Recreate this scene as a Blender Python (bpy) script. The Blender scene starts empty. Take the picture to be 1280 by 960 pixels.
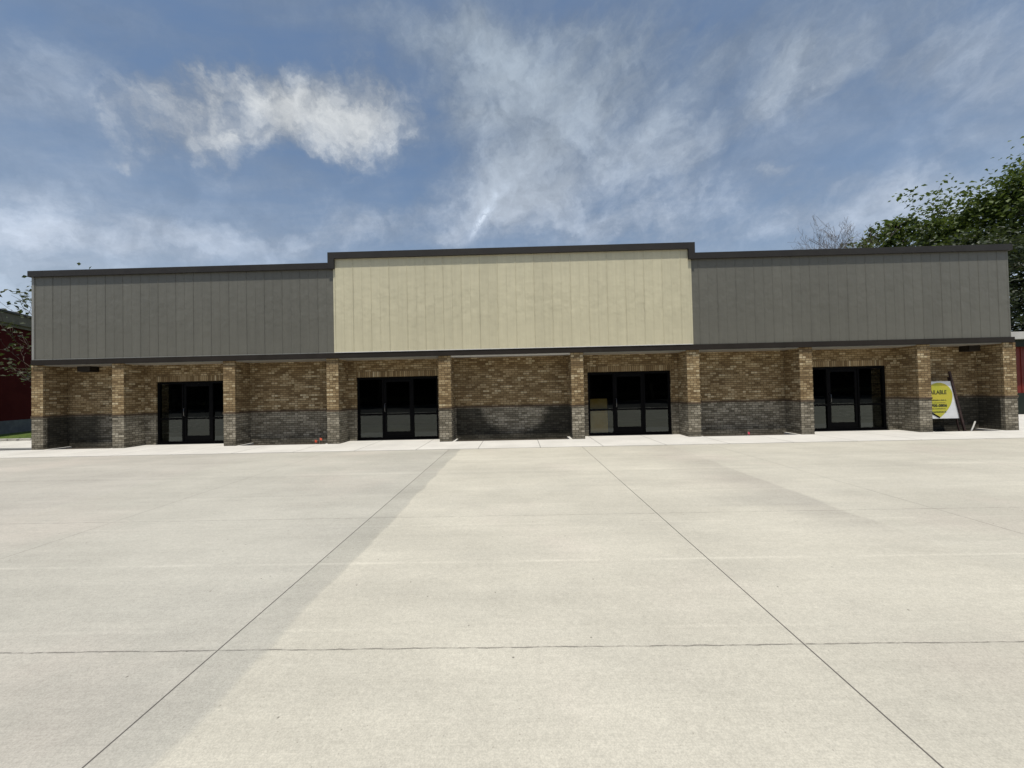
import bpy, bmesh, math, random
from mathutils import Vector, Matrix
R = math.radians
random.seed(7)
S = bpy.context.scene
COL = S.collection

# ------------------------------------------------------------------ camera
H_EYE = 1.69
yaw, pitch, roll = R(-0.8947), R(0.8994), R(-1.2688)
fwd = Vector((math.sin(yaw)*math.cos(pitch), math.cos(yaw)*math.cos(pitch), math.sin(pitch)))
r0 = Vector((math.cos(yaw), -math.sin(yaw), 0)); u0 = r0.cross(fwd)
rt = r0*math.cos(roll) + u0*math.sin(roll)
up = -r0*math.sin(roll) + u0*math.cos(roll)
cam_d = bpy.data.cameras.new('camera'); cam = bpy.data.objects.new('camera', cam_d); COL.objects.link(cam)
cam.matrix_world = Matrix(((rt.x, up.x, -fwd.x, 0), (rt.y, up.y, -fwd.y, 0), (rt.z, up.z, -fwd.z, H_EYE), (0, 0, 0, 1)))
cam_d.sensor_width = 36; cam_d.lens = 462/1280*36; cam_d.clip_start = .05; cam_d.clip_end = 3000
S.camera = cam

# ------------------------------------------------------------------ light
SUN = Vector((-.012, -.262, .95)).normalized()
sun_d = bpy.data.lights.new('sun', 'SUN'); sun_d.energy = 4.3; sun_d.angle = R(.53); sun_d.color = (1, .95, .86)
sun = bpy.data.objects.new('sun', sun_d); COL.objects.link(sun)
sun.rotation_euler = SUN.to_track_quat('Z', 'Y').to_euler()
S.view_settings.view_transform = 'Standard'; S.view_settings.look = 'None'
S.view_settings.exposure = 0.0; S.view_settings.gamma = 1; S.view_settings.use_curve_mapping = False
SKY_STRENGTH = .12

class N:                                       # tiny wrapper so that node maths reads like maths
    def __init__(s, nt): s.nt = nt
    def new(s, t, **kw):
        n = s.nt.nodes.new(t)
        for k, v in kw.items(): setattr(n, k, v)
        return n
    def put(s, sock, v):
        if hasattr(v, 'is_output') or isinstance(v, bpy.types.NodeSocket): s.nt.links.new(v, sock)
        elif v is not None: sock.default_value = v
    def m(s, op, a, b=None, c=None, clamp=False):
        n = s.new('ShaderNodeMath', operation=op, use_clamp=clamp)
        for i, v in enumerate((a, b, c)):
            if v is not None: s.put(n.inputs[i], v)
        return n.outputs[0]
    def add(s, a, b): return s.m('ADD', a, b)
    def sub(s, a, b): return s.m('SUBTRACT', a, b)
    def mul(s, a, b): return s.m('MULTIPLY', a, b)
    def div(s, a, b): return s.m('DIVIDE', a, b)
    def clampv(s, a): return s.m('ADD', a, 0.0, clamp=True)
    def smooth(s, x, lo, hi, a=0.0, b=1.0):
        n = s.new('ShaderNodeMapRange', interpolation_type='SMOOTHSTEP')
        s.put(n.inputs[0], x); n.inputs[1].default_value = lo; n.inputs[2].default_value = hi
        n.inputs[3].default_value = a; n.inputs[4].default_value = b
        return n.outputs[0]
    def noise(s, vec, scale, detail=4, rough=.55, dist=0.0, dim='3D'):
        n = s.new('ShaderNodeTexNoise', noise_dimensions=dim)
        s.put(n.inputs['Vector'], vec); n.inputs['Scale'].default_value = scale
        n.inputs['Detail'].default_value = detail; n.inputs['Roughness'].default_value = rough
        n.inputs['Distortion'].default_value = dist
        return n.outputs[0]
    def comb(s, x, y, z=0.0):
        n = s.new('ShaderNodeCombineXYZ')
        for i, v in enumerate((x, y, z)): s.put(n.inputs[i], v)
        return n.outputs[0]
    def sep(s, v):
        n = s.new('ShaderNodeSeparateXYZ'); s.put(n.inputs[0], v); return n.outputs
    def mix(s, f, a, b, blend='MIX'):
        n = s.new('ShaderNodeMix', data_type='RGBA', blend_type=blend)
        s.put(n.inputs[0], f); s.put(n.inputs[6], a); s.put(n.inputs[7], b)
        return n.outputs[2]
    def ramp(s, f, stops, interp='LINEAR'):
        n = s.new('ShaderNodeValToRGB'); s.put(n.inputs[0], f); cr = n.color_ramp; cr.interpolation = interp
        while len(cr.elements) < len(stops): cr.elements.new(.5)
        for e, (p, c) in zip(cr.elements, stops): e.position = p; e.color = (*c, 1)
        return n.outputs[0]

# ------------------------------------------------------------------ sky (Nishita with thin cloud over it)
W = bpy.data.worlds.new('World'); S.world = W; W.use_nodes = True
nt = W.node_tree; nt.nodes.clear(); n = N(nt)
out = n.new('ShaderNodeOutputWorld'); bg = n.new('ShaderNodeBackground'); nt.links.new(bg.outputs[0], out.inputs[0])
sky = n.new('ShaderNodeTexSky', sky_type='NISHITA', sun_disc=False)
sky.sun_elevation = math.asin(SUN.z); sky.sun_rotation = math.atan2(SUN.x, SUN.y) % (2*math.pi)
sky.air_density = 1.0; sky.dust_density = 1.2; sky.ozone_density = 1.2
tc = n.new('ShaderNodeTexCoord')
nrm = n.new('ShaderNodeVectorMath', operation='NORMALIZE'); nt.links.new(tc.outputs['Generated'], nrm.inputs[0])
x, y, z = n.sep(nrm.outputs[0])
az = n.m('ARCTAN2', x, y); el = n.m('ARCSINE', z)
zz = n.add(n.m('MAXIMUM', z, 0.0), .12)
P = n.comb(n.div(x, zz), n.div(y, zz), 0.0)            # a flat cloud layer overhead
AE = n.comb(az, el, 0.0)
# domain warp of the view direction
D0 = nrm.outputs[0]
wn = n.new('ShaderNodeTexNoise'); n.put(wn.inputs['Vector'], D0); wn.inputs['Scale'].default_value = 7.0; wn.inputs['Detail'].default_value = 7; wn.inputs['Roughness'].default_value = .6
wa = n.new('ShaderNodeVectorMath', operation='SUBTRACT'); n.put(wa.inputs[0], wn.outputs['Color']); wa.inputs[1].default_value = (.5, .5, .5)
wb = n.new('ShaderNodeVectorMath', operation='MULTIPLY_ADD'); n.put(wb.inputs[0], wa.outputs[0]); wb.inputs[1].default_value = (.17, .17, .17); n.put(wb.inputs[2], D0)
DW = wb.outputs[0]
azw = az; elw = el
fine = n.noise(DW, 9, 9, .62, .2)
vfine = n.noise(DW, 26, 7, .62, .2)
def cdir(px, py):                                       # compass direction of a cloud, read off the photograph once
    d = fwd*462 + rt*(px-640) + up*(480-py); return d.normalized()
def dotn(v, k, off):
    q = n.new('ShaderNodeVectorMath', operation='DOT_PRODUCT'); n.put(q.inputs[0], v); q.inputs[1].default_value = k
    return n.sub(q.outputs['Value'], off)
def ell(cx, cy, rx, ry, tilt=0, ws=1.0):
    c = cdir(cx, cy); co, si = math.cos(R(tilt)), math.sin(R(tilt))
    a = cdir(cx+rx*co, cy-rx*si)-c; b_ = cdir(cx-ry*si, cy-ry*co)-c
    nn_ = a.cross(b_); A = b_.cross(nn_)/nn_.length_squared; Bv = nn_.cross(a)/nn_.length_squared
    v = DW if ws else D0
    X = dotn(v, A, A.dot(c)); Y = dotn(v, Bv, Bv.dot(c))
    q = n.add(n.mul(X, X), n.mul(Y, Y))
    return n.m('EXPONENT', n.mul(q, -1.0))
def summ(items):
    t = None
    for w, args in items:
        g = n.mul(ell(*args), w); t = g if t is None else n.add(t, g)
    return t
# cumulus on the left
bil = n.noise(DW, 6.5, 10, .60, .1)
cu = summ([(1.05, (420, 138, 92, 62)), (.80, (325, 105, 92, 42)), (.92, (205, 142, 62, 52)), (.75, (262, 180, 62, 36)), (.35, (255, 105, 50, 26)), (.45, (345, 150, 40, 40)), (.6, (478, 165, 50, 52)), (.5, (370, 175, 70, 32)), (.36, (290, 215, 22, 22)), (.30, (145, 194, 12, 7))])
det = n.add(n.mul(bil, .50), n.add(n.mul(fine, .32), n.mul(vfine, .18)))
cu_m = n.smooth(n.add(cu, n.mul(n.sub(det, .5), 3.3)), .16, 1.62)
cu_m = n.mul(cu_m, n.smooth(cu, .08, .30))
# fibrous cirrus: noise stretched along a slanted direction in the cloud plane
def streak(angle, sx, sy, sc, dist=.6):
    mp = n.new('ShaderNodeMapping'); n.put(mp.inputs[0], P); mp.inputs['Rotation'].default_value = (0, 0, R(angle)); mp.inputs['Scale'].default_value = (sx, sy, 1)
    return n.noise(mp.outputs[0], sc, 8, .6, dist)
st1 = streak(-50, .6, 1.7, 1.0); st2 = streak(35, .7, 2.4, 1.3)
def astreak(tilt, sc, ratio):                             # fibres fanning up to the right
    mp = n.new('ShaderNodeMapping', vector_type='TEXTURE'); n.put(mp.inputs[0], n.comb(azw, elw, 0)); mp.inputs['Rotation'].default_value = (0, 0, R(tilt)); mp.inputs['Scale'].default_value = (ratio, 1, 1)
    return n.noise(mp.outputs[0], sc, 9, .62, .25)
sa = astreak(28, 9, 3.2); sb = astreak(8, 6, 3.5)
ci = summ([(1.05, (690, 185, 110, 80, 15)), (.85, (640, 250, 70, 52)), (.75, (700, 90, 170, 70)), (.5, (590, 120, 60, 90)), (.85, (840, 190, 75, 55, 25)), (.8, (985, 115, 120, 42, 25)), (.65, (1190, 50, 190, 70)),
           (.55, (900, 40, 170, 60)), (.7, (470, 280, 150, 34, 6)), (.8, (800, 285, 200, 38)), (.85, (60, 290, 210, 36, -4)), (.75, (1040, 265, 130, 52)), (.65, (1190, 240, 120, 60)), (.55, (975, 218, 30, 9, 10)),
           (.45, (100, 110, 140, 90)), (.5, (560, 30, 160, 50))])
ci_n = n.add(n.mul(sa, .42), n.add(n.mul(sb, .28), n.mul(fine, .30)))
ci_m = n.smooth(n.add(ci, n.mul(n.sub(ci_n, .5), 2.6)), .15, 1.45)
veil = n.mul(n.smooth(n.add(n.mul(sb, .6), n.mul(st2, .4)), .34, .66), .38)
trail = n.mul(ell(605, 270, 6, 36, -32, 0), n.smooth(vfine, .3, .6, .45, .95))
low = n.mul(n.smooth(el, .05, .58, 1.0, 0.0), .60)
op = n.m('MAXIMUM', n.m('MAXIMUM', n.mul(cu_m, .88), n.mul(ci_m, .80)), trail)
op = n.sub(1.0, n.mul(n.mul(n.sub(1.0, op), n.sub(1.0, veil)), n.sub(1.0, low)))
bright = n.mul(n.smooth(n.add(n.mul(fine, .6), n.mul(op, .55)), .35, .95, .66, 1.20), n.add(n.smooth(det, .3, .68, .78, 1.14), n.mul(trail, .5)))
ccol = n.mix(n.smooth(el, .15, .8), (.58, .64, .74, 1), (.37, .43, .49, 1))
ccol = n.mix(n.mul(cu_m, .75), ccol, (.66, .67, .66, 1))
cs = n.new('ShaderNodeVectorMath', operation='SCALE'); n.put(cs.inputs[0], ccol); n.put(cs.inputs[3], n.div(bright, SKY_STRENGTH))
SKY_SAT = n.new('ShaderNodeHueSaturation'); nt.links.new(sky.outputs[0], SKY_SAT.inputs['Color'])
SKY_SAT.inputs['Hue'].default_value = .496; SKY_SAT.inputs['Saturation'].default_value = 1.02; SKY_SAT.inputs['Value'].default_value = 1.0
fin = n.mix(n.mul(op, n.smooth(el, -.02, .03)), SKY_SAT.outputs[0], cs.outputs[0])
nt.links.new(fin, bg.inputs[0]); bg.inputs[1].default_value = SKY_STRENGTH

# ------------------------------------------------------------------ material helpers
def mat(name, color=(.5, .5, .5), rough=.6, metal=0.0, spec=.5):
    m = bpy.data.materials.new(name); m.use_nodes = True
    b = m.node_tree.nodes['Principled BSDF']
    b.inputs['Base Color'].default_value = (*color, 1); b.inputs['Roughness'].default_value = rough
    b.inputs['Metallic'].default_value = metal; b.inputs['Specular IOR Level'].default_value = spec
    return m, N(m.node_tree), b
def bump(n, b, h, strength=.3, dist=.01):
    k = n.new('ShaderNodeBump'); n.put(k.inputs['Height'], h); k.inputs['Strength'].default_value = strength; k.inputs['Distance'].default_value = dist
    n.nt.links.new(k.outputs[0], b.inputs['Normal'])
def wpos(n): return n.new('ShaderNodeNewGeometry').outputs['Position']
def noisy(name, c1, c2, scale=3, rough=.7, bs=.2, bd=.005, detail=6, spec=.4, metal=0.0):
    m, n, b = mat(name, c1, rough, metal, spec)
    p = wpos(n); f = n.noise(p, scale, detail, .6)
    n.put(b.inputs['Base Color'], n.mix(n.smooth(f, .35, .65), (*c1, 1), (*c2, 1)))
    bump(n, b, n.noise(p, scale*12, 4), bs, bd)
    return m

# --- concrete of the lot
def m_lot():
    m, n, b = mat('lot_concrete', rough=.88, spec=.25); p = wpos(n); x, y, z = n.sep(p)
    wob = n.mul(n.sub(n.noise(p, 1.1, 3), .5), .18)
    xw = n.add(x, wob)
    warm = (.450, .428, .362, 1); green = (.396, .382, .334, 1); right = (.436, .416, .354, 1)
    e1 = n.smooth(xw, -1.76, -1.69); e2 = n.smooth(n.add(x, n.mul(wob, 1.6)), 4.25, 4.42)
    c = n.mix(e1, green, warm); c = n.mix(n.mul(e2, .9), c, right)
    e0 = n.smooth(xw, -7.5, -7.35, 1, 0); c = n.mix(n.mul(e0, .6), c, (.385, .365, .325, 1))
    # a darker, damp looking strip beside the pour edges
    band = n.mul(n.smooth(x, -2.06, -2.04), n.smooth(xw, -1.72, -1.69, 1, 0))
    bandf = n.mul(band, n.mul(n.smooth(y, 1.2, 5.0, .12, .55), n.smooth(n.noise(p, .9, 5, .65), .3, .65, .45, 1.0)))
    c = n.mix(bandf, c, (.30, .292, .25, 1))
    b2 = n.mul(n.smooth(xw, 3.0, 4.2), n.smooth(n.add(x, n.mul(wob, 1.6)), 4.28, 4.36, 1, 0))
    b2 = n.mul(b2, n.mul(n.smooth(y, 3.4, 5.2), n.smooth(y, 6.0, 10.5, 1, .35)))
    c = n.mix(n.mul(b2, .75), c, (.35, .33, .285, 1))
    b3 = n.mul(n.mul(n.smooth(x, 1.9, 3.6), n.smooth(x, 4.3, 4.4, 1, 0)), n.mul(n.smooth(y, 5.2, 5.3), n.smooth(y, 5.6, 6.2, 1, 0)))
    c = n.mix(n.mul(b3, .45), c, (.33, .315, .275, 1))
    # left slab dirt
    dirt = n.mul(n.smooth(x, -4.5, -1.9), n.smooth(n.noise(n.comb(x, n.mul(y, 2.2)), .55, 5, .6), .42, .66))
    dirt = n.mul(dirt, n.smooth(x, -2.0, -1.7, 1, .3)); c = n.mix(n.mul(dirt, .45), c, (.32, .31, .275, 1))
    # broad mottling, cross streaks from the screed, fine grain
    mo = n.noise(n.comb(n.mul(x, .45), n.mul(y, .8)), .9, 8, .62)
    mott = n.smooth(mo, .3, .7, .90, 1.08)
    strk = n.smooth(n.noise(n.comb(n.mul(x, .12), n.mul(y, 3.0)), 1.8, 5, .65), .3, .7, .97, 1.03)
    brm = n.smooth(n.noise(n.comb(n.mul(x, 1.2), n.mul(y, 42.0)), 3.2, 3, .7), .3, .7, .955, 1.045)
    grain = n.smooth(n.noise(p, 130, 3, .7),   .3, .7, .86, 1.14)
    grain2 = n.smooth(n.noise(p, 28, 4, .6), .3, .7, .955, 1.045)
    v = n.mul(n.mul(n.mul(mott, strk), n.mul(grain, grain2)), brm)
    # pale lines left across the slab
    for yy, wd, a in ((2.67, .03, .08), (3.7, .035, .15), (4.72, .03, .09), (6.1, .04, .07), (7.78, .05, .10), (9.1, .05, .09)):
        d = n.m('ABSOLUTE', n.sub(n.add(y, n.mul(wob, .15)), yy)); v = n.mul(v, n.add(1.0, n.mul(n.smooth(d, 0, wd, 1, 0), n.mul(n.smooth(n.noise(p, .8), .35, .6), a))))
    # grit, pin holes
    vo = n.new('ShaderNodeTexVoronoi', feature='F1'); n.put(vo.inputs['Vector'], p); vo.inputs['Scale'].default_value = 5.5
    rnd = n.sep(vo.outputs['Color'])[0]
    spk = n.mul(n.smooth(vo.outputs['Distance'], .020, .060, 1, 0), n.m('GREATER_THAN', rnd, .45))
    vo2 = n.new('ShaderNodeTexVoronoi', feature='F1'); n.put(vo2.inputs['Vector'], p); vo2.inputs['Scale'].default_value = 34
    spk2 = n.mul(n.smooth(vo2.outputs['Distance'], .06, .18, 1, 0), n.m('GREATER_THAN', n.sep(vo2.outputs['Color'])[1], .8))
    # joints
    jw = .0036; J = None
    tiny = n.mul(n.sub(n.noise(p, 5.0, 6, .75), .5), .035)
    for xj, a in ((-2.05, 1), (1.83, 1), (-5.62, .5), (5.50, .6), (-9.4, .4), (9.6, .55), (-13.2, .35), (13.4, .4)):
        g = n.mul(n.smooth(n.m('ABSOLUTE', n.sub(x, xj)), jw*.7, jw*2.0, 1, 0), a); J = g if J is None else n.m('MAXIMUM', J, g)
    for yj, a in ((2.47, .75), (5.03, .55), (7.62, .45), (-.2, .8)):
        g = n.mul(n.smooth(n.m('ABSOLUTE', n.sub(n.add(y, tiny), yj)), jw*.7, jw*2.4, 1, 0), n.mul(n.smooth(n.noise(p, 14, 3), .35, .6, .35, 1), a)); J = n.m('MAXIMUM', J, g)
    oil = n.mul(n.smooth(n.noise(p, 1.7, 5, .7), .68, .76), .35); c = n.mix(oil, c, (.27, .25, .215, 1))
    pk = n.mul(n.smooth(n.noise(p, .35, 4, .6), .5, .7), .35); c = n.mix(pk, c, (.47, .42, .37, 1))
    sc = n.new('ShaderNodeVectorMath', operation='SCALE'); n.put(sc.inputs[0], c); n.put(sc.inputs[3], v)
    c = n.mix(n.mul(spk, .7), sc.outputs[0], (.07, .065, .055, 1)); c = n.mix(n.mul(spk2, .45), c, (.17, .155, .13, 1))
    c = n.mix(n.mul(J, .9), c, (.06, .055, .05, 1))
    n.put(b.inputs['Base Color'], c)
    bump(n, b, n.sub(n.add(n.mul(n.noise(p, 95, 4, .7), .5), n.mul(grain2, .3)), n.mul(J, 2.5)), .35, .004)
    return m
def m_walk():
    m, n, b = mat('sidewalk_concrete', rough=.85, spec=.25); p = wpos(n); x, y, z = n.sep(p)
    v = n.mul(n.smooth(n.noise(p, .8, 6, .6), .3, .7, .90, 1.05), n.smooth(n.noise(p, 110, 3, .7), .3, .7, .93, 1.07))
    xm = n.m('ABSOLUTE', n.sub(n.m('WRAP', n.sub(x, -1.2), .91, -.91), 0.0))
    J = n.smooth(xm, .006, .014, 1, 0)
    sc = n.new('ShaderNodeVectorMath', operation='SCALE'); sc.inputs[0].default_value = (.555, .54, .50); n.put(sc.inputs[3], v)
    n.put(b.inputs['Base Color'], n.mix(n.mul(J, .75), sc.outputs[0], (.10, .095, .085, 1)))
    bump(n, b, n.sub(n.noise(p, 90, 4, .7), n.mul(J, 2.0)), .25, .004)
    return m

# --- brick: brown above, grey below, darker patches on the grey base
def m_brick(name, soldier=False):
    m, n, b = mat(name, rough=.85, spec=.25)
    uv = n.new('ShaderNodeTexCoord').outputs['UV']
    def bricks(w, h, c1, c2):
        t = n.new('ShaderNodeTexBrick', offset=.5 if not soldier else 0.0, squash=1.0)
        n.put(t.inputs['Vector'], uv); t.inputs['Color1'].default_value = (0, 0, 0, 1); t.inputs['Color2'].default_value = (1, 1, 1, 1)
        t.inputs['Mortar'].default_value = (0, 0, 0, 1); t.inputs['Scale'].default_value = 1.0; t.inputs['Mortar Size'].default_value = .0075
        t.inputs['Mortar Smooth'].default_value = .25; t.inputs['Bias'].default_value = 0; t.inputs['Brick Width'].default_value = w; t.inputs['Row Height'].default_value = h
        return t
    t = bricks(.2050, .0740, 0, 1) if not soldier else bricks(.0740, .2032, 0, 1)
    p = wpos(n); x, y, z = n.sep(p)
    fac = t.outputs['Fac']
    ux, uy, _u = n.sep(uv); bw, bh = (.2050, .0740) if not soldier else (.0740, .2032)
    row = n.m('FLOOR', n.div(uy, bh)); col = n.m('FLOOR', n.add(n.div(ux, bw), n.mul(n.m('MODULO', n.m('ABSOLUTE', row), 2.0), .5 if not soldier else 0.0)))
    wh = n.new('ShaderNodeTexWhiteNoise', noise_dimensions='3D'); n.put(wh.inputs['Vector'], n.comb(col, row, n.m('FLOOR', n.mul(n.sep(wpos(n))[0], .25))))
    r1 = n.add(.08, n.mul(wh.outputs['Value'], .84)); r1 = n.m('POWER', r1, 1.15)
    brown = n.ramp(r1, [(0, (.15, .098, .046)), (.25, (.235, .162, .080)), (.55, (.315, .228, .120)), (.8, (.40, .305, .172)), (.90, (.56, .46, .29)), (1, (.72, .62, .44))])
    grey = n.ramp(r1, [(0, (.125, .110, .080)), (.3, (.215, .190, .142)), (.6, (.285, .256, .196)), (.85, (.37, .334, .262)), (1, (.48, .44, .35))])
    darkb = n.ramp(r1, [(0, (.06, .042, .026)), (1, (.17, .12, .08))])
    zl = n.add(z, n.mul(n.sub(n.noise(p, 9, 2), .5), .012))
    c = n.mix(n.smooth(zl, 1.078, 1.084), grey, darkb); c = n.mix(n.smooth(zl, 1.146, 1.152), c, brown)
    mort = n.mix(n.smooth(z, 1.08, 1.15), (.060, .054, .042, 1), (.085, .060, .034, 1))
    c = n.mix(fac, c, mort)
    v = n.mul(n.smooth(n.noise(p, 1.3, 5, .6), .3, .7, .86, 1.10), n.smooth(n.noise(p, 60, 4, .7), .3, .7, .80, 1.18))
    sc = n.new('ShaderNodeVectorMath', operation='SCALE'); n.put(sc.inputs[0], c); n.put(sc.inputs[3], v)
    # darker grey courses: centre bay around a lighter bowl, both end bays, wall foot
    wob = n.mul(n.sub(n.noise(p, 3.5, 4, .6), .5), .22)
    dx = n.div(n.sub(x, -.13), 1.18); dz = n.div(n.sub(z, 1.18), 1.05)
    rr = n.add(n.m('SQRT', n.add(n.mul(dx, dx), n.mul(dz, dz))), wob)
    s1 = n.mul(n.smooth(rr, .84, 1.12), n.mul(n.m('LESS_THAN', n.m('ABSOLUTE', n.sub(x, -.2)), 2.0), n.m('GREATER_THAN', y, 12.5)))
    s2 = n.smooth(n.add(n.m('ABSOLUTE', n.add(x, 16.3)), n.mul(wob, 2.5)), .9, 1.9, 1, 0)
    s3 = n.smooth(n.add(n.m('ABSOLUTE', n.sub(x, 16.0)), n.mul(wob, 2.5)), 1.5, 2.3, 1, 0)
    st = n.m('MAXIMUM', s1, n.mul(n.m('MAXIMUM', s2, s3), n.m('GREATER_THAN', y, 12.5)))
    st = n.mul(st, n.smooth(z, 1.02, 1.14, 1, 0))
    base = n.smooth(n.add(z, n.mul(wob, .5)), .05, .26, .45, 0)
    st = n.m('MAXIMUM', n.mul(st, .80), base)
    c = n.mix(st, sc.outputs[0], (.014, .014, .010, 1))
    n.put(b.inputs['Base Color'], c)
    bump(n, b, n.sub(n.mul(n.noise(p, 70, 4, .7), .35), fac), .7, .006)
    return m

def m_panel(name, c0, seed):
    m, n, b = mat(name, c0, .42, 0.0, .35); p = wpos(n); x, y, z = n.sep(p)
    idx = n.m('FLOOR', n.div(x, .61)); wn = n.new('ShaderNodeTexWhiteNoise', noise_dimensions='1D'); n.put(wn.inputs['W'], n.add(idx, seed))
    v = n.mul(n.smooth(wn.outputs['Value'], 0, 1, .965, 1.035), n.smooth(n.noise(n.comb(n.mul(x, 2.5), 0, n.mul(z, .5)), 1.4, 5), .3, .7, .965, 1.035))
    v = n.mul(v, n.smooth(n.noise(n.comb(n.mul(x, 14), 0, n.mul(z, .6)), 1.0, 4, .6), .3, .7, .97, 1.03))
    sc = n.new('ShaderNodeVectorMath', operation='SCALE'); sc.inputs[0].default_value = c0; n.put(sc.inputs[3], v)
    # dark lines at the sheet laps, standing in for rib shading
    lap = n.smooth(n.m('ABSOLUTE', n.m('WRAP', n.sub(x, .016), .305, -.305)), .006, .013, 1, 0); lap2 = n.smooth(n.m('ABSOLUTE', n.m('WRAP', n.sub(x, .012), .1525, -.1525)), .004, .010, 1, 0)
    jn = n.noise(n.comb(n.mul(n.m('FLOOR', n.div(x, .1525)), 3.3), 0, n.mul(z, .3)), 1.0, 2)
    dk = n.add(n.mul(lap, n.smooth(jn, .3, .7, .15, .42)), n.mul(lap2, n.smooth(jn, .4, .7, .12, .36)))
    n.put(b.inputs['Base Color'], n.mix(n.mul(dk, .55), sc.outputs[0], tuple(q*.35 for q in c0)+(1,)))
    # oil canning: shallow dents in the flats, mostly at mid height
    flat = n.m('FLOOR', n.div(x, .305))
    d = n.noise(n.comb(n.mul(x, 1.9), n.mul(flat, 3.7), n.mul(z, 1.7)), 1.6, 2, .5)
    d = n.mul(d, n.add(.35, n.mul(n.smooth(z, 3.5, 4.4), n.smooth(z, 4.9, 5.7, 1, .1))))
    d = n.add(d, n.mul(n.noise(n.comb(n.mul(x, 3.3), 5, n.mul(z, 4.0)), 1.2, 1, .5), .40))
    bump(n, b, d, .9, .017)
    return m
M = {}
M['lot'] = m_lot(); M['walk'] = m_walk()
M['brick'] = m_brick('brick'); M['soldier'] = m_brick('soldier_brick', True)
M['beige'] = m_panel('beige_panel', (.60, .555, .39), 3); M['grey'] = m_panel('grey_panel', (.146, .142, .119), 11)
M['coping'] = noisy('dark_bronze_metal', (.030, .027, .024), (.035, .032, .028), 2, .5, .05, .002, spec=.25)
M['band'] = noisy('dark_brown_band', (.022, .018, .014), (.027, .022, .018), 2, .55, .05, .002, spec=.2)
M['trimgrey'] = noisy('light_grey_trim', (.26, .26, .24), (.30, .30, .28), 2, .5, .05, .002)
M['white'] = noisy('white_trim', (.62, .61, .58), (.70, .69, .66), 4, .6, .05, .002)
M['soffit'] = noisy('soffit_board', (.22, .20, .17), (.27, .25, .21), 3, .8, .1, .003)
M['frame'] = noisy('black_aluminium', (.003, .003, .0035), (.004, .004, .0045), 5, .55, .02, .001, spec=.06)
M['room'] = noisy('dark_interior', (.010, .010, .010), (.014, .013, .012), 2, .95, .1, .005, spec=.1)
M['roomfloor'] = noisy('interior_floor', (.014, .014, .013), (.02, .02, .019), 2, .95, .1, .005, spec=.1)
M['steel'] = noisy('brushed_steel', (.16, .16, .16), (.2, .2, .2), 8, .35, .02, .001, metal=1.0)
M['ply'] = noisy('plywood', (.72, .48, .13), (.82, .60, .22), 2.5, .7, .1, .003)
M['soil'] = noisy('bed_soil', (.035, .027, .019), (.075, .06, .042), 9, .95, .9, .03)
M['asphalt'] = noisy('asphalt', (.042, .042, .043), (.060, .059, .058), 3, .9, .5, .01)
M['kerb'] = noisy('kerb_concrete', (.40, .385, .35), (.48, .46, .42), 3, .85, .3, .005)
M['bark'] = noisy('bark', (.055, .042, .032), (.10, .08, .06), 6, .9, .8, .02)
M['barebark'] = noisy('bare_twig_bark', (.10, .08, .07), (.15, .125, .11), 6, .9, .4, .01)
M['redbrick'] = noisy('dark_red_cladding', (.060, .006, .006), (.075, .009, .008), 1.2, .9, .3, .006, spec=.08)
M['tan'] = noisy('tan_cornice', (.12, .10, .07), (.15, .125, .09), 2, .7, .1, .004)
M['darkbrick'] = noisy('dark_wall', (.010, .009, .008), (.018, .016, .014), 2, .9, .2, .005)
M['bandtan'] = noisy('olive_band', (.06, .055, .035), (.09, .08, .05), 1.5, .9, .2, .005)
M['plinth'] = noisy('plinth_block', (.10, .105, .115), (.14, .145, .15), 3, .85, .4, .006)
M['redmetal'] = noisy('red_metal_wall', (.16, .018, .014), (.20, .026, .02), 2, .5, .1, .004)
M['paleroof'] = noisy('pale_roof_metal', (.50, .48, .45), (.58, .56, .52), 2, .5, .1, .004)
M['darkgreen'] = noisy('dark_green_base', (.012, .018, .014), (.02, .026, .02), 2, .8, .1, .004)
M['pink'] = noisy('orange_plastic', (.75, .10, .05), (.85, .16, .08), 8, .5, .05, .002)
M['rose'] = noisy('pink_plastic', (.72, .06, .11), (.82, .10, .15), 8, .5, .05, .002)
M['wire'] = noisy('wire', (.35, .30, .27), (.4, .36, .32), 8, .5, .05, .002)
M['signwhite'] = noisy('sign_white', (.70, .71, .72), (.76, .77, .78), 5, .5, .03, .001)
M['signyellow'] = noisy('sign_yellow', (.46, .46, .045), (.54, .46, .05), 4, .5, .03, .001)
M['ink'] = noisy('sign_ink', (.035, .045, .02), (.05, .055, .02), 9, .6, .03, .001)
M['post'] = noisy('stained_post', (.030, .016, .014), (.060, .034, .030), 5, .7, .3, .004)
M['pipe'] = noisy('grey_pipe', (.42, .42, .40), (.5, .5, .48), 6, .5, .05, .002)
def m_grass():
    m, n, b = mat('grass', rough=.9, spec=.2); p = wpos(n)
    f = n.noise(p, 6, 8, .7)
    n.put(b.inputs['Base Color'], n.ramp(f, [(.3, (.05, .08, .016)), (.55, (.10, .15, .03)), (.75, (.17, .20, .06))]))
    bump(n, b, n.noise(p, 50, 4, .8), 1, .05); return m
M['grass'] = m_grass()
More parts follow.
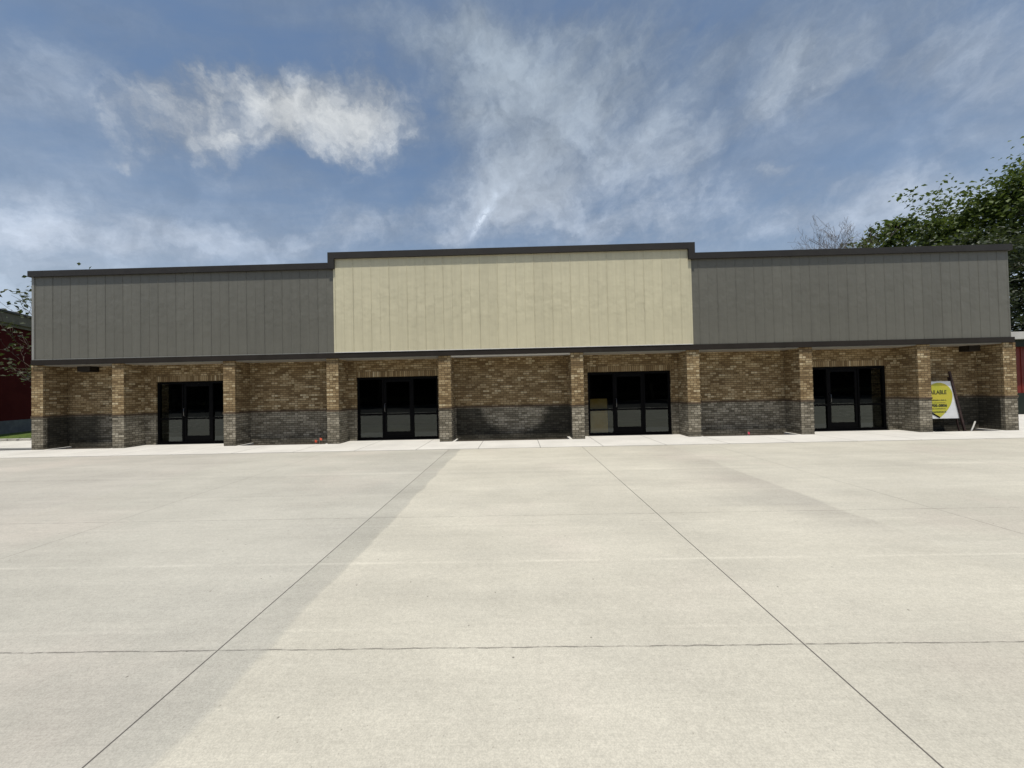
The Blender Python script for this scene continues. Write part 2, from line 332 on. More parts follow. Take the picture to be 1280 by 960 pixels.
def m_leaf(name, stops, trans=.3):
    m, n, b = mat(name, rough=.55, spec=.35)
    oi = n.new('ShaderNodeVertexColor', layer_name='tone'); r = n.sep(oi.outputs[0])[0]
    c = n.ramp(r, stops); n.put(b.inputs['Base Color'], c)
    tr = n.new('ShaderNodeBsdfTranslucent'); n.put(tr.inputs[0], n.mix(.5, c, (.16, .22, .03, 1)))
    mx = n.new('ShaderNodeMixShader'); mx.inputs[0].default_value = trans
    o = m.node_tree.nodes['Material Output']
    n.nt.links.new(b.outputs[0], mx.inputs[1]); n.nt.links.new(tr.outputs[0], mx.inputs[2]); n.nt.links.new(mx.outputs[0], o.inputs[0])
    return m
M['leaf'] = m_leaf('leaves_mid_green', [(0, (.028, .050, .014)), (.5, (.070, .105, .024)), (1, (.15, .19, .045))])
M['leafdark'] = m_leaf('leaves_dark_green', [(0, (.008, .014, .006)), (.5, (.018, .030, .012)), (1, (.040, .052, .02))], .15)
M['leafyoung'] = m_leaf('leaves_young', [(0, (.020, .030, .016)), (.5, (.040, .055, .028)), (1, (.10, .10, .06))], .2)
def m_glass():
    m = bpy.data.materials.new('tinted_glass'); m.use_nodes = True; n = N(m.node_tree); m.node_tree.nodes.clear()
    o = n.new('ShaderNodeOutputMaterial'); g = n.new('ShaderNodeBsdfGlossy'); g.inputs['Roughness'].default_value = 0.004; g.inputs['Color'].default_value = (.86, .95, .92, 1)
    t = n.new('ShaderNodeBsdfTransparent'); t.inputs[0].default_value = (.50, .52, .50, 1)
    fr = n.new('ShaderNodeFresnel'); fr.inputs['IOR'].default_value = 1.52
    wv = n.new('ShaderNodeBump'); wv.inputs['Strength'].default_value = .05; wv.inputs['Distance'].default_value = .012
    n.put(wv.inputs['Height'], n.noise(wpos(n), 1.1, 1)); n.nt.links.new(wv.outputs[0], g.inputs['Normal'])
    f = n.m('MULTIPLY', fr.outputs[0], 1.65, clamp=True)
    mx = n.new('ShaderNodeMixShader'); n.put(mx.inputs[0], f); n.nt.links.new(t.outputs[0], mx.inputs[1]); n.nt.links.new(g.outputs[0], mx.inputs[2]); n.nt.links.new(mx.outputs[0], o.inputs[0])
    return m
M['glass'] = m_glass()

# ------------------------------------------------------------------ mesh helpers
class MB:
    def __init__(s): s.v = []; s.f = []; s.uv = []; s.tone = None
    def face(s, pts, uvs=None):
        k = len(s.v); s.v += [tuple(p) for p in pts]; s.f.append(tuple(range(k, k+len(pts))))
        s.uv.append(uvs or [(0, 0)]*len(pts))
    def box(s, x0, x1, y0, y1, z0, z1, ux=0.0, uz=0.0):
        P = lambda i, j, k: (x1 if i else x0, y1 if j else y0, z1 if k else z0)
        for pts, ax in (([P(0,0,0), P(1,0,0), P(1,0,1), P(0,0,1)], 'y'), ([P(1,1,0), P(0,1,0), P(0,1,1), P(1,1,1)], 'y'),
                        ([P(0,1,0), P(0,0,0), P(0,0,1), P(0,1,1)], 'x'), ([P(1,0,0), P(1,1,0), P(1,1,1), P(1,0,1)], 'x'),
                        ([P(0,0,1), P(1,0,1), P(1,1,1), P(0,1,1)], 'z'), ([P(0,1,0), P(1,1,0), P(1,0,0), P(0,0,0)], 'z')):
            if ax == 'y': uv = [(p[0]-ux, p[2]-uz) for p in pts]
            elif ax == 'x': uv = [(p[1]+.05, p[2]-uz) for p in pts]
            else: uv = [(p[0], p[1]) for p in pts]
            s.face(pts, uv)
        return s
    def prism(s, poly, z0, z1):
        k = len(poly)
        s.face([(x, y, z1) for x, y in poly]); s.face([(x, y, z0) for x, y in reversed(poly)])
        for i in range(k):
            a, b = poly[i], poly[(i+1) % k]; s.face([(a[0], a[1], z0), (b[0], b[1], z0), (b[0], b[1], z1), (a[0], a[1], z1)])
        return s
    def beam(s, a, b, w, d=None, side=Vector((0, 0, 1))):
        a, b = Vector(a), Vector(b); d = d or w; t = (b-a).normalized()
        u = t.cross(side); u = u.normalized() if u.length > 1e-4 else Vector((1, 0, 0)); v = t.cross(u).normalized()
        c = lambda p, i, j: p+u*(i*w/2)+v*(j*d/2)
        Q = [(-1, -1), (1, -1), (1, 1), (-1, 1)]
        for i in range(4):
            q, r = Q[i], Q[(i+1) % 4]; s.face([c(a, *q), c(a, *r), c(b, *r), c(b, *q)])
        s.face([c(b, *q) for q in Q]); s.face([c(a, *q) for q in reversed(Q)]); return s
    def tube(s, pts, rad, seg=6):
        rings = []
        for i, p in enumerate(pts):
            p = Vector(p); t = (Vector(pts[min(i+1, len(pts)-1)])-Vector(pts[max(i-1, 0)])).normalized()
            u = t.cross(Vector((.3, .9, .1))).normalized(); v = t.cross(u)
            r = rad[i] if hasattr(rad, '__len__') else rad
            k = len(s.v)
            for j in range(seg):
                a = 2*math.pi*j/seg; s.v.append(tuple(p+(u*math.cos(a)+v*math.sin(a))*r))
            rings.append(k)
        for a, b in zip(rings, rings[1:]):
            for j in range(seg):
                s.f.append((a+j, a+(j+1) % seg, b+(j+1) % seg, b+j)); s.uv.append([(0, 0)]*4)
        s.f.append(tuple(rings[0]+j for j in reversed(range(seg)))); s.uv.append([(0, 0)]*seg)
        s.f.append(tuple(rings[-1]+j for j in range(seg))); s.uv.append([(0, 0)]*seg)
        return s
    def build(s, name, m, parent=None, bevel=0.0, smooth=False):
        me = bpy.data.meshes.new(name); me.from_pydata(s.v, [], s.f); uvl = me.uv_layers.new(name='uv')
        i = 0
        for u in s.uv:
            for c in u: uvl.data[i].uv = c; i += 1
        if s.tone:
            ca = me.color_attributes.new('tone', 'FLOAT_COLOR', 'POINT')
            for k, t in enumerate(s.tone): ca.data[k].color = (t, t, t, 1)
        me.materials.append(m); o = bpy.data.objects.new(name, me); COL.objects.link(o)
        if smooth: me.polygons.foreach_set('use_smooth', [True]*len(me.polygons))
        if parent is not None:
            o.parent = parent
            if parent.parent is None: o.matrix_parent_inverse = Matrix.Translation(-parent.location)
        if bevel:
            b = o.modifiers.new('bevel', 'BEVEL'); b.width = bevel; b.segments = 2; b.limit_method = 'ANGLE'
        return o
def tag(o, label=None, cat=None, group=None, kind=None):
    if label: o['label'] = label
    if cat: o['category'] = cat
    if group: o['group'] = group
    if kind: o['kind'] = kind
    return o
def empty(name, loc, label, cat, group=None):
    o = bpy.data.objects.new(name, None); COL.objects.link(o); o.location = loc; o.empty_display_size = .3
    return tag(o, label, cat, group)
def struct(name, mb, m, label):
    return tag(mb.build(name, m), label, name.replace('_', ' '), kind='structure')

# ------------------------------------------------------------------ ground
g = MB(); g.face([(-900, -900, -.16), (900, -900, -.16), (900, 1200, -.16), (-900, 1200, -.16)]); struct('ground', g, M['grass'], 'flat grassy ground around the lot reaching the horizon')
g = MB().box(-45, 45, -4.2, 10.80, -.155, -.012); struct('parking_lot', g, M['lot'], 'pale concrete parking lot with sawn joints and pour stains')
g = MB().box(-60, 60, -25, -4.35, -.158, -.10); struct('road', g, M['asphalt'], 'dark asphalt road behind the viewer, seen only mirrored in glass')
g = MB().box(-60, 60, -4.345, -4.205, -.15, -.01); struct('kerb', g, M['kerb'], 'concrete kerb between the lot and the road')
# sidewalk: strip in front of the piers, full depth in door bays, lips beside the piers
PX = [(-16.65, -16.24), (-13.84, -13.43), (-10.0, -9.59), (-6.46, -6.05), (-2.66, -2.24), (1.79, 2.21), (5.64, 6.06), (9.35, 9.77), (13.20, 13.61), (15.96, 16.38)]
YF, YW = 12.39, 13.10            # pier front and recessed wall planes
PT = 2.886                       # underside of the dark band
g = MB(); g.box(-19.5, 24, 10.805, 12.40, -.15, 0)
door_bays = (1, 3, 5, 7)
for i in range(9):
    a, b = PX[i][1], PX[i+1][0]
    if i in door_bays: g.box(a-.41-.10, b+.41+.10, 12.4001, YW+.4, -.15, 0)
g.box(PX[0][0]-.05, PX[0][1]+.12, 12.4001, YW+.2, -.15, 0); g.box(PX[9][0]-.12, PX[9][1]+.05, 12.4001, YW+.2, -.15, 0)
g.box(16.5, 24, 12.4002, 17.9, -.15, -.004)
struct('sidewalk', g, M['walk'], 'bright concrete sidewalk slabs along the foot of the brick piers')
beds = MB()
for i in (0, 2, 4, 6, 8): beds.box(PX[i][1]+.1, PX[i+1][0]-.1, 12.402, YW+.1, -.15, -.055)
struct('soil', beds, M['soil'], 'dark bare soil beds between the piers of the blind bays')
g = MB().prism([(-30, 11.6), (-19.51, 12.35), (-16.72, 12.42), (-16.72, 13.05), (-19.6, 13.15), (-30, 12.9)], -.155, -.06); struct('dark_strip', g, M['asphalt'], 'narrow dark ground strip left of the end pier')  # dark strip of ground beside the end pier
g = MB().prism([(-32, 13.0), (-19.6, 13.2), (-16.7, 13.12), (-16.7, 15.0), (-20, 15.5), (-32, 15.4)], -.155, -.02); struct('path', g, M['walk'], 'pale footpath leading past the left end of the building')
g = MB().prism([(-34, 15.42), (-20, 15.52), (-16.7, 15.02), (-16.7, 15.2), (-20, 15.72), (-34, 15.62)], -.155, .06); struct('path_kerb', g, M['kerb'], 'low concrete kerb between footpath and grass strip')

g = MB().prism([(-45, 15.64), (-20, 15.74), (-16.75, 15.22), (-16.75, 30), (-45, 30)], -.155, .05); struct('grass_strip', g, M['grass'], 'green grass strip between the footpath and the red building')
# ------------------------------------------------------------------ the building
B = empty('retail_building', (-.13, YF, 0), 'long vacant shop building with brick piers, black storefronts and beige and grey metal parapet', 'building')
XL, XR = -16.60, 16.30
# piers
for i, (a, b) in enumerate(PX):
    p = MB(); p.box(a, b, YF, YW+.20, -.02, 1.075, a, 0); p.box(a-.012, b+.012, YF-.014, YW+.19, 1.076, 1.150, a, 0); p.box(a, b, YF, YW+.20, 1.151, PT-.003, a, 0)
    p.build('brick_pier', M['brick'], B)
# bay walls
OPEN = {1: (-13.03, -10.11), 3: (-5.76, -2.84), 5: (2.47, 5.39), 7: (9.95, 12.87)}
DH = 2.25
for i in range(9):
    a, b = PX[i][1], PX[i+1][0]; w = MB()
    def seg(x0, x1, z0, z1, ledge=True):
        y0, y1 = YW, YW+.18
        if z0 < 1.07 and z1 > 1.16:
            w.box(x0, x1, y0, y1, z0, 1.075, 0, 0); w.box(x0, x1, y0-.012, y1, 1.076, 1.150, 0, 0); w.box(x0, x1, y0, y1, 1.151, z1, 0, 0)
        else: w.box(x0, x1, y0, y1, z0, z1, 0, 0)
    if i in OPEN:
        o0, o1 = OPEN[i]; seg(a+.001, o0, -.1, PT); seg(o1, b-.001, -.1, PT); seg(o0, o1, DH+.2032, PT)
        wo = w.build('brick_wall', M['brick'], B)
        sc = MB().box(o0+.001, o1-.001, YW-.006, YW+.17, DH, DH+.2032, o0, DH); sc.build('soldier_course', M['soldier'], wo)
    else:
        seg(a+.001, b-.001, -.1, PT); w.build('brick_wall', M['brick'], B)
# soffit, band, trim
MB().box(XL+.02, XR-.02, YF+.06, YW+.02, PT-.03, PT+.02).build('soffit', M['soffit'], B)
for i in range(9):
    a, b = PX[i][1], PX[i+1][0]
    hgt = .052 if i == 4 else (.022 if i > 2 else .012)
    MB().box(a+.004, b-.004, YF+.02, YF+.055, PT-hgt, PT+.004).build('soffit_trim', M['white'] if i == 4 else M['trimgrey'], B)
MB().box(XL, XR, YF-.055, YF+.30, PT, 3.062).build('fascia_band', M['band'], B, .006)
ZB = 3.064
def panel(name, m, x0, x1, yf, z0, z1):
    p = MB(); p.box(x0, x1, yf, yf+.12, z0, z1)
    k = math.ceil((x0+.02)/.305)
    while k*.305 < x1-.03:
        xx = k*.305; big = k % 2 == 0; h = .010 if big else .005; w = .013 if big else .009
        p.face([(xx-w, yf-.0005, z0+.02), (xx-w*.4, yf-h, z0+.02), (xx-w*.4, yf-h, z1-.03), (xx-w, yf-.0005, z1-.03)])
        p.face([(xx-w*.4, yf-h, z0+.02), (xx+w*.4, yf-h, z0+.02), (xx+w*.4, yf-h, z1-.03), (xx-w*.4, yf-h, z1-.03)])
        p.face([(xx+w*.4, yf-h, z0+.02), (xx+w, yf-.0005, z0+.02), (xx+w, yf-.0005, z1-.03), (xx+w*.4, yf-h, z1-.03)])
        k += 1
    return p.build(name, m, B)
YP = YF-.03
tag(panel('parapet_panel', M['grey'], XL+.10, -6.16, YP, ZB, 6.0), 'left grey ribbed metal parapet panel')
tag(panel('parapet_panel', M['grey'], 5.86, XR-.08, YP, ZB, 6.0), 'right grey ribbed metal parapet panel')
tag(panel('parapet_panel', M['beige'], -6.155, 5.855, YP-.028, ZB, 6.33), 'taller beige ribbed metal parapet panel')
MB().box(-6.13, 5.83, YP-.040, YP-.029, ZB, ZB+.022).build('panel_trim', M['white'], B)
MB().box(XL+.02, XL+.098, YP-.012, YP+.14, ZB, 6.0).build('corner_trim', M['trimgrey'], B)
MB().box(XL+.02, -6.16, YP-.006, YP-.002, ZB, ZB+.02).build('panel_trim', M['trimgrey'], B)
# copings
C0, C1 = YP-.085, YP+.40
MB().box(XL-.03, -6.302, C0, C1, 5.905, 6.105).build('coping', M['coping'], B, .006)
MB().box(5.962, XR-.02, C0, C1, 5.905, 6.105).build('coping', M['coping'], B, .006)
hc = MB(); hc.box(-6.30, 5.96, C0-.025, C1, 6.235, 6.445); hc.box(-6.30, -6.09, C0-.025, C1-.1, 5.895, 6.234); hc.box(5.75, 5.96, C0-.025, C1-.1, 5.895, 6.234)
tag(hc.build('coping', M['coping'], B, .006), 'raised dark coping framing the taller beige panel')
# body of the building behind
MB().box(XL+.12, XR-.12, YP+.13, 26.5, 5.3, 5.42).build('roof', M['trimgrey'], B)
MB().box(XL+.03, XL+.20, YP+.145, 26.5, ZB, 5.95).build('side_wall', M['grey'], B)
MB().box(XR-.22, XR-.06, YP+.125, 26.5, ZB, 5.95).build('side_wall', M['grey'], B)
sw = MB(); sw.box(PX[0][0]+.02, PX[0][0]+.22, YW+.21, 26.5, -.1, ZB-.01); sw.build('side_wall', M['brick'], B)
sw = MB(); sw.box(PX[9][1]-.22, PX[9][1]-.02, YW+.21, 26.5, -.1, ZB-.01); sw.build('side_wall', M['brick'], B)
MB().box(XL+.15, XR-.12, 26.3, 26.5, -.1, 5.9).build('rear_wall', M['grey'], B)
# rooms behind the glass
MB().box(XL+.3, XR-.4, YW+.19, 22, -.1, .0).build('interior_floor', M['roomfloor'], B)
MB().box(XL+.3, XR-.4, YW+.19, 22, 2.80, 2.85).build('interior_ceiling', M['room'], B)
MB().box(XL+.3, XR-.4, 19.0, 19.1, 0.0, 2.80).build('interior_wall', M['room'], B)
for xx in (-8.2, 0, 8): MB().box(xx-.05, xx+.05, YW+.19, 19, 0.0, 2.80).build('interior_wall', M['room'], B)
# plain dark boxes under the soffit in the end bays
MB().box(-15.55, -15.10, YW-.30, YW-.01, PT-.22, PT-.031).build('dark_box', M['band'], B, .01)
MB().box(15.38, 15.74, YW-.30, YW-.01, PT-.22, PT-.031).build('dark_box', M['band'], B, .01)
# storefronts
def storefront(o0, o1):
    yf, yb = YW+.055, YW+.155; t = .075
    F = MB(); F.box(o0+.004, o0+t, yf, yb, .012, DH-.004); F.box(o1-t, o1-.004, yf, yb, .012, DH-.004)
    F.box(o0+t, o1-t, yf+.001, yb, DH-.085, DH-.004); F.box(o0+t, o1-t, yf+.001, yb, .012, .095)
    m0, m1 = o0+.95, o1-.95
    F.box(m0-.055, m0, yf+.0015, yb, .096, DH-.086); F.box(m1, m1+.055, yf+.0015, yb, .096, DH-.086)
    for a, b in ((o0+t, m0-.055), (m1+.055, o1-t)): F.box(a+.001, b-.001, yf+.004, yb-.004, .875, .945)
    F.box(o0+.002, o1-.002, YW-.03, yf-.001, -.002, .018)
    fr = F.build('storefront', M['frame'], B, .003)
    D = MB(); d0, d1 = m0+.006, m1-.006; y0, y1 = yf+.018, yf+.062; zt = DH-.092
    D.box(d0, d0+.085, y0, y1, .10, zt); D.box(d1-.085, d1, y0, y1, .10, zt); D.box(d0+.0851, d1-.0851, y0+.001, y1, .10, .29); D.box(d0+.0851, d1-.0851, y0+.001, y1, zt-.09, zt)
    D.box(d0+.0851, d1-.0851, y0+.002, y1-.002, .885, .94)
    D.build('door', M['frame'], fr, .003)
    hx = d0+.045
    MB().tube([(hx, y0, 1.00), (hx, y0-.06, 1.02), (hx, y0-.065, 1.15), (hx, y0-.06, 1.28), (hx, y0, 1.30)], .011, 8).build('door_handle', M['steel'], fr, smooth=True)
    gy = yf+.045
    for (a, b, z0, z1) in ((o0+t, m0-.056, .096, .874), (o0+t, m0-.056, .946, DH-.086), (m1+.056, o1-t, .096, .874), (m1+.056, o1-t, .946, DH-.086),
                           (d0+.0855, d1-.0855, .291, .884), (d0+.0855, d1-.0855, .941, zt-.091)):
        G = MB(); G.face([(a, gy, z0), (b, gy, z0), (b, gy, z1), (a, gy, z1)]); G.build('glass_pane', M['glass'], fr)
for i in (1, 3, 5, 7): storefront(*OPEN[i])

# plywood sheet leaning inside the third storefront
pw = MB(); pw.face([(2.56, YW+.17, .02), (3.19, YW+.17, .02), (3.19, YW+.24, 1.30), (2.56, YW+.24, 1.30)]); pw.face([(3.19, YW+.188, .02), (2.56, YW+.188, .02), (2.56, YW+.258, 1.30), (3.19, YW+.258, 1.30)])
for q in (([3.19, .02], [3.19, 1.30]), ([2.56, 1.30], [2.56, .02])):
    (xa, za), (xb, zb) = q; yy = lambda zq: YW+.17+(zq-.02)/1.28*.07
    pw.face([(xa, yy(za), za), (xa, yy(za)+.018, za), (xb, yy(zb)+.018, zb), (xb, yy(zb), zb)])
pw.face([(2.56, YW+.24, 1.30), (3.19, YW+.24, 1.30), (3.19, YW+.258, 1.30), (2.56, YW+.258, 1.30)])
tag(pw.build('plywood_sheet', M['ply']), 'yellowish board leaning behind the left pane of the storefront right of centre', 'board')

# ------------------------------------------------------------------ for lease sign in the right end bay
SY = YF+.33
sg = empty('a_frame_sign', (14.25, SY, -.05), 'white A-frame sign with yellow drop emblem and AVAILABLE lettering, half hidden behind a brick pier', 'sign')
cxs = 14.25
def edge(z, s_=1): return .36+(1.655-z)*.205 if s_ > 0 else .56                 # half width of the splayed panel at height z
zt, zb = 1.655, .40
pn = MB(); ya, yb_ = SY, SY+.022
f4 = [(cxs-edge(zb, -1), zb), (cxs+edge(zb), zb), (cxs+edge(zt), zt), (cxs-edge(zt, -1), zt)]
pn.face([(a, ya, b) for a, b in f4]); pn.face([(a, yb_, b) for a, b in reversed(f4)])
for i in range(4):
    a, b = f4[i], f4[(i+1) % 4]; pn.face([(a[0], ya, a[1]), (a[0], yb_, a[1]), (b[0], yb_, b[1]), (b[0], ya, b[1])])
pno = pn.build('sign_panel', M['signwhite'], sg)
def drop(t):                                            # outline of the emblem, tip down
    cz, w = 1.17, .44
    a = t*2*math.pi
    if math.sin(a) >= 0: return (w*math.cos(a), cz+.41*math.sin(a))
    s_ = -math.sin(a); return (w*math.cos(a)*(1-.10*s_*s_)*1.0, cz-.72*s_**1.25*1.0)
dm = MB(); pts = []
for k in range(32):                                     # rounded top
    a = math.pi*k/31; pts.append((.45*math.cos(a), 1.18+.43*math.sin(a)))
for k in range(1, 12):                                  # left flank to tip
    t = k/12; pts.append((-.45*(1-t**1.9), 1.18-.76*t**.9))
pts.append((0.02, .44))
for k in range(11, 0, -1):
    t = k/12; pts.append((.45*(1-t**1.9), 1.18-.76*t**.9))
ex = 14.21
dm.face([(ex+a, ya-.004, b) for a, b in reversed(pts)]); 
for i in range(len(pts)):
    a, b = pts[i], pts[(i+1) % len(pts)]; dm.face([(ex+a[0], ya-.004, a[1]), (ex+a[0], ya-.0005, a[1]), (ex+b[0], ya-.0005, b[1]), (ex+b[0], ya-.004, b[1])])
dm.build('emblem', M['signyellow'], pno)
st = MB(); st.beam((ex-.38, ya-.006, .66), (ex+.0, ya-.006, .435), .05, .004, Vector((0, 1, 0))); st.build('emblem_shade', M['frame'], pno)  # dark strip drawn in for the shade at the emblem's tip
def text(body, size, x, z, parent, bold=0.0, sx=1.0):
    cu_ = bpy.data.curves.new('t', 'FONT'); cu_.body = body; cu_.size = size; cu_.align_x = 'CENTER'; cu_.offset = bold; cu_.extrude = .001
    to = bpy.data.objects.new('t', cu_); COL.objects.link(to); bpy.context.view_layer.update()
    me = bpy.data.meshes.new_from_object(to.evaluated_get(bpy.context.evaluated_depsgraph_get()))
    COL.objects.unlink(to); bpy.data.objects.remove(to)
    Mx = Matrix.Translation((x, ya-.007, z)) @ Matrix.Rotation(math.pi/2, 4, 'X') @ Matrix.Diagonal((sx, 1, 1, 1)); me.transform(Mx)
    me.materials.append(M['ink']); o = bpy.data.objects.new('lettering', me); COL.objects.link(o); o.parent = parent
    return o
text('AVAILABLE', .19, 14.09, 1.225, pno, .004, .80)
text('705-0806', .12, 14.20, .80, pno, .006, 1.15)
rr = random.Random(4)
for z_, h_, x0_, x1_ in ((1.00, .045, 13.86, 14.46), (.925, .02, 13.86, 14.42), (.72, .028, 13.90, 14.42), (.60, .055, 13.94, 14.42)):      # rows too small to read
    ln = MB(); xx = x0_; top = []; bot = []                # one continuous ragged strip per row
    while xx < x1_:
        w_ = rr.uniform(.018, .035); hh_ = h_*rr.uniform(.75, 1); g_ = rr.choice((.010, .012, .012, .03))
        top += [(xx, z_+hh_), (xx+w_, z_+hh_), (xx+w_, z_+.006), (xx+w_+g_, z_+.006)]; bot += [(xx, z_), (xx+w_, z_), (xx+w_, z_), (xx+w_+g_, z_)]; xx += w_+g_
    for k in range(len(top)-1):
        if top[k+1][0] > top[k][0]+1e-6: ln.face([(bot[k][0], ya-.006, bot[k][1]), (bot[k+1][0], ya-.006, bot[k+1][1]), (top[k+1][0], ya-.006, top[k+1][1]), (top[k][0], ya-.006, top[k][1])])
    lo = ln.build('small_lettering', M['ink'], pno); bm = bmesh.new(); bm.from_mesh(lo.data); bmesh.ops.remove_doubles(bm, verts=bm.verts, dist=.0008); bm.to_mesh(lo.data); bm.free()
for sgn in (1, -1):                                      # splayed posts, front pair
    p0 = (cxs+sgn*(edge(-.05, sgn)+.03), SY-.03, -.06); p1 = (cxs+sgn*(edge(1.95, sgn)+.03), SY-.005, 1.98)
    MB().beam(p0, p1, .055, .05, Vector((0, 1, 0))).build('post', M['post'], sg, .004)
for sgn in (1, -1):                                      # rear pair
    MB().beam((cxs+sgn*(edge(-.05, sgn)+.03), SY+.13, -.06), (cxs+sgn*(edge(1.9, sgn)+.03), SY+.045, 1.80), .035, .03, Vector((0, 1, 0))).build('post', M['post'], sg, .004)
# pale pipe leaning in the corner
tag(MB().tube([(15.27, YW-.35, -.055), (15.50, YW-.22, .08), (15.74, YW-.08, .24)], .022, 8).build('pipe_offcut', M['pipe'], smooth=True), 'short pale grey pipe leaning into the corner right of the sign', 'pipe')

# ------------------------------------------------------------------ marker flags in the beds
def flag(x, y, h, lean, m, label, group=None):
    e = empty('marker_flag', (x, y, -.055), label, 'marker flag', group)
    tx = x+lean*h
    MB().tube([(x, y, -.06), (tx, y, h)], .004, 5).build('stake', M['wire'], e)
    fl = MB(); w, hh = .085, .075; pts = []
    for k in range(5):
        t = k/4; pts.append((tx+t*w*.8, y-.004-.02*math.sin(t*4), h-.01-t*.02))
    for a, b in zip(pts, pts[1:]):
        fl.face([(a[0], a[1], a[2]-hh), (b[0], b[1], b[2]-hh*1.1), (b[0], b[1], b[2]), (a[0], a[1], a[2])])
        fl.face([(b[0], b[1]+.002, b[2]-hh*1.1), (a[0], a[1]+.002, a[2]-hh), (a[0], a[1]+.002, a[2]), (b[0], b[1]+.002, b[2])])
    fl.build('flag_cloth', m, e); return e
flag(-6.78, 12.47, .22, .10, M['pink'], 'orange marker flag nearest the pier left of the left centre storefront')
flag(-6.93, 12.50, .15, -.12, M['pink'], 'shorter orange marker flag just left of the taller orange one')
flag(7.62, 12.46, .13, .05, M['rose'], 'small pink marker flag at the foot of the wall right of centre')

# ------------------------------------------------------------------ neighbours
nb = empty('red_building', (-26, 18.8, 0), 'dark red clad building with tan cornice beyond the left corner', 'building')
dirv = Vector((-.418, .908, 0)); nrmv = Vector((-.908, -.418, 0)); o_ = Vector((-26, 18.8, 0))
def slab(t0, t1, n0, n1, z0, z1, name, m):
    p = [o_+dirv*t+nrmv*k for t, k in ((t0, n0), (t1, n0), (t1, n1), (t0, n1))]
    return MB().prism([(q.x, q.y) for q in p], z0, z1).build(name, m, nb)
slab(-9, 30, 0, 12, .70, 5.45, 'wall', M['redbrick']); slab(-9.02, 30.02, -.05, 12, -.15, .699, 'plinth', M['plinth'])
slab(-9.1, 30.1, -.10, 12, 5.451, 5.60, 'cornice', M['tan']); slab(-9.1, 30.1, -.20, 12, 5.601, 6.10, 'cornice', M['tan']); slab(-9.15, 30.15, -.28, 12, 6.101, 6.20, 'coping', M['coping'])
rb = empty('red_shed', (27, 18, 0), 'red ribbed metal shed with pale roof edge beyond the right corner', 'shed')
w = MB(); w.box(23.0, 36, 18, 26, 1.0, 3.2)
k = 23.1
while k < 36: w.box(k, k+.05, 17.975, 17.999, 1.0, 3.2); k += .3
w.build('wall', M['redmetal'], rb); MB().box(22.98, 36.02, 17.98, 26.02, -.15, .999).build('plinth', M['darkgreen'], rb)
MB().box(22.6, 36.4, 17.4, 26.4, 3.52, 3.86).build('roof', M['paleroof'], rb); MB().box(22.8, 36.2, 17.6, 26.2, 3.20, 3.519).build('eave', M['darkgreen'], rb)

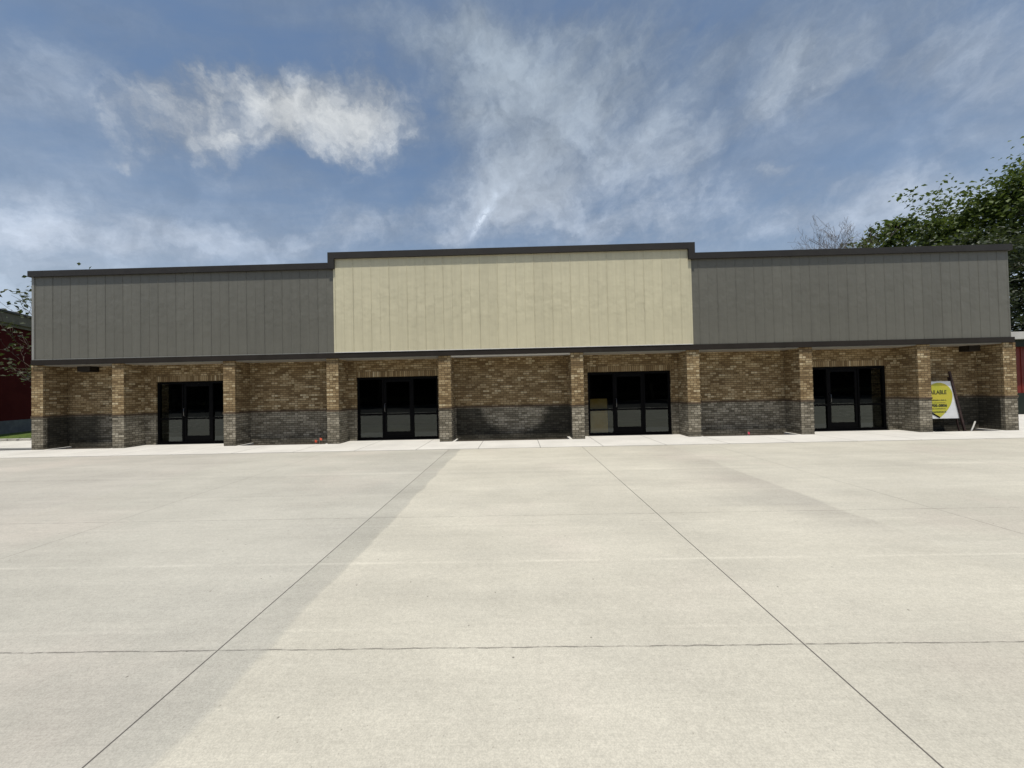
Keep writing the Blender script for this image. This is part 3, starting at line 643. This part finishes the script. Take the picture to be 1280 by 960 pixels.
# ------------------------------------------------------------------ trees
def tree(name, label, base, height, crown_r, crown_z0, leafm, nleaf, lsize, seed, trunk_r=.2, sparse=1.0, group=None, barkm=None, kind='leafy', nb_=9):
    rnd = random.Random(seed); e = empty(name, base, label, 'tree', group)
    T = MB(); base = Vector(base); tips = []
    top = base+Vector((rnd.uniform(-.3, .3), rnd.uniform(-.3, .3), height*.9))
    tp = [base+Vector((0, 0, -.2))]; K = 7
    for i in range(1, K+1):
        t = i/K; tp.append(base.lerp(top, t)+Vector((rnd.uniform(-.12, .12), rnd.uniform(-.12, .12), 0))*height*.08)
    T.tube(tp, [trunk_r*(1-.88*i/K)+.01 for i in range(K+1)], 8)
    def at(t):
        f = t*K; i = min(int(f), K-1); return tp[i].lerp(tp[i+1], f-i)
    def branch(p, d, L, r, depth):
        n_ = 4; pts = [p]; q = p.copy(); dd = d.copy()
        for i in range(n_):
            dd = (dd+Vector((rnd.uniform(-.25, .25), rnd.uniform(-.25, .25), rnd.uniform(-.08, .22)))).normalized(); q = q+dd*L/n_; pts.append(q.copy())
        T.tube(pts, [max(r*(1-.75*i/n_), .006) for i in range(n_+1)], 5 if depth else 6)
        if depth >= (3 if kind == 'bare' else 2): tips.append((pts[-1], dd)); tips.append((pts[2], dd)); return
        for k in range(3 if depth else 4):
            i = rnd.choice((1, 2, 3, 4)) if k else 4
            a = (dd+Vector((rnd.gauss(0, .6), rnd.gauss(0, .6), rnd.gauss(.1, .45)))).normalized()
            branch(pts[i], a, L*rnd.uniform(.45, .68), r*.5, depth+1)
        tips.append((pts[3], dd))
    z0 = crown_z0/height
    for k in range(nb_*2):
        t = z0+(0.98-z0)*((k+.5)/(nb_*2))**.9; a = k*2.4+rnd.uniform(-.4, .4)
        prof = math.sin(math.pi*min(1, max(.08, (t-z0)/(1-z0)*.80+.17)))**.7
        d = Vector((math.cos(a), math.sin(a), rnd.uniform(.1, .7) if kind != 'bare' else rnd.uniform(.9, 1.8))).normalized()
        branch(at(min(t, .98)), d, crown_r*prof*rnd.uniform(.6, .95), trunk_r*.32*(1.1-t), 0)
    T.build('trunk', barkm or M['bark'], e, smooth=True)
    if kind == 'bare': return e
    L = MB(); tone = []
    per = max(1, int(nleaf/len(tips)))
    for p, d in tips:
        if rnd.random() > sparse: continue
        ct = rnd.uniform(.15, .85); cr = crown_r*rnd.uniform(.09, .20)
        for j in range(int(per*rnd.uniform(.5, 1.5))):
            o = Vector((rnd.gauss(0, 1), rnd.gauss(0, 1), rnd.gauss(0, .6)))*cr*.62; c = p+o+d*cr*.3
            nn = Vector((rnd.gauss(0, .7), rnd.gauss(0, .7), 1)).normalized(); u = nn.orthogonal().normalized()
            u = (Matrix.Rotation(rnd.uniform(0, 6.28), 3, nn) @ u); v = nn.cross(u); s_ = lsize*rnd.uniform(.6, 1.3)
            L.face([c-u*s_*.5, c-v*s_*.32+nn*s_*.06, c+u*s_*.5-nn*s_*.12, c+v*s_*.32+nn*s_*.06])
            tn = min(1, max(0, ct+rnd.uniform(-.2, .2))); tone += [tn]*4
    L.tone = tone; L.build('crown', leafm, e)
    return e
G1 = 'trees behind the right end of the building'
tree('broadleaf_tree', 'tall green tree rising highest at the right edge behind the building', (37.4, 24.5, -.1), 15.9, 6.2, 5, M['leaf'], 19000, .28, 3, .38, group=G1, nb_=12)
tree('broadleaf_tree', 'spreading green tree left of the tallest one, above the right roof corner', (33.2, 25.5, -.1), 15.2, 4.3, 6.5, M['leaf'], 9500, .30, 5, .3, group=G1, nb_=11)
tree('broadleaf_tree', 'smaller rounded green tree just right of the bare tree over the roof', (28.4, 27.5, -.1), 13.9, 2.7, 8, M['leaf'], 5500, .30, 9, .22, group=G1, nb_=9)
tree('broadleaf_tree', 'very dark dense tree standing close beside the right end wall', (28.4, 18.8+4.5, -.1), 10.3, 4.0, 1.8, M['leafdark'], 26000, .22, 12, .3, group=G1, nb_=12)
tree('bare_tree', 'leafless tree with fine grey twigs showing over the right roof', (23.6, 27.2, -.1), 12.4, 3.3, 7, M['leaf'], 0, .2, 21, .2, kind='bare', barkm=M['barebark'], nb_=17)
tree('young_tree', 'thin dark young tree between the red building and the left corner', (-20.5, 16.4, -.1), 7.1, 2.6, .7, M['leafyoung'], 1900, .19, 34, .10, sparse=.65, nb_=8)
# mirrored in the glass: dark building added to darken reflections, trees across the road
fb = empty('reflection_building', (0, -26, 0), 'long dark building added across the road behind the viewer, to darken the glass reflections', 'building')
MB().box(-70, 70, -38, -26, -.15, .45).build('wall', M['darkbrick'], fb); MB().box(-70.1, 70.1, -38.1, -25.9, 1.001-.55, 1.0).build('band', M['bandtan'], fb)
MB().box(-70, 70, -38, -26.05, 1.001, 7.5).build('upper_wall', M['darkbrick'], fb)
G2 = 'trees across the road behind the viewer'
for k in range(11):
    xx = -46+k*9.2+random.uniform(-1.5, 1.5)
    tree('roadside_tree', 'roadside tree behind the viewer, mirrored dark in the storefront glass', (xx, -22+random.uniform(-1.5, 1.5), -.1), random.uniform(11, 14), 5.0, 1.6, M['leafdark'], 5200, .75, 50+k, .3, group=G2, nb_=8)
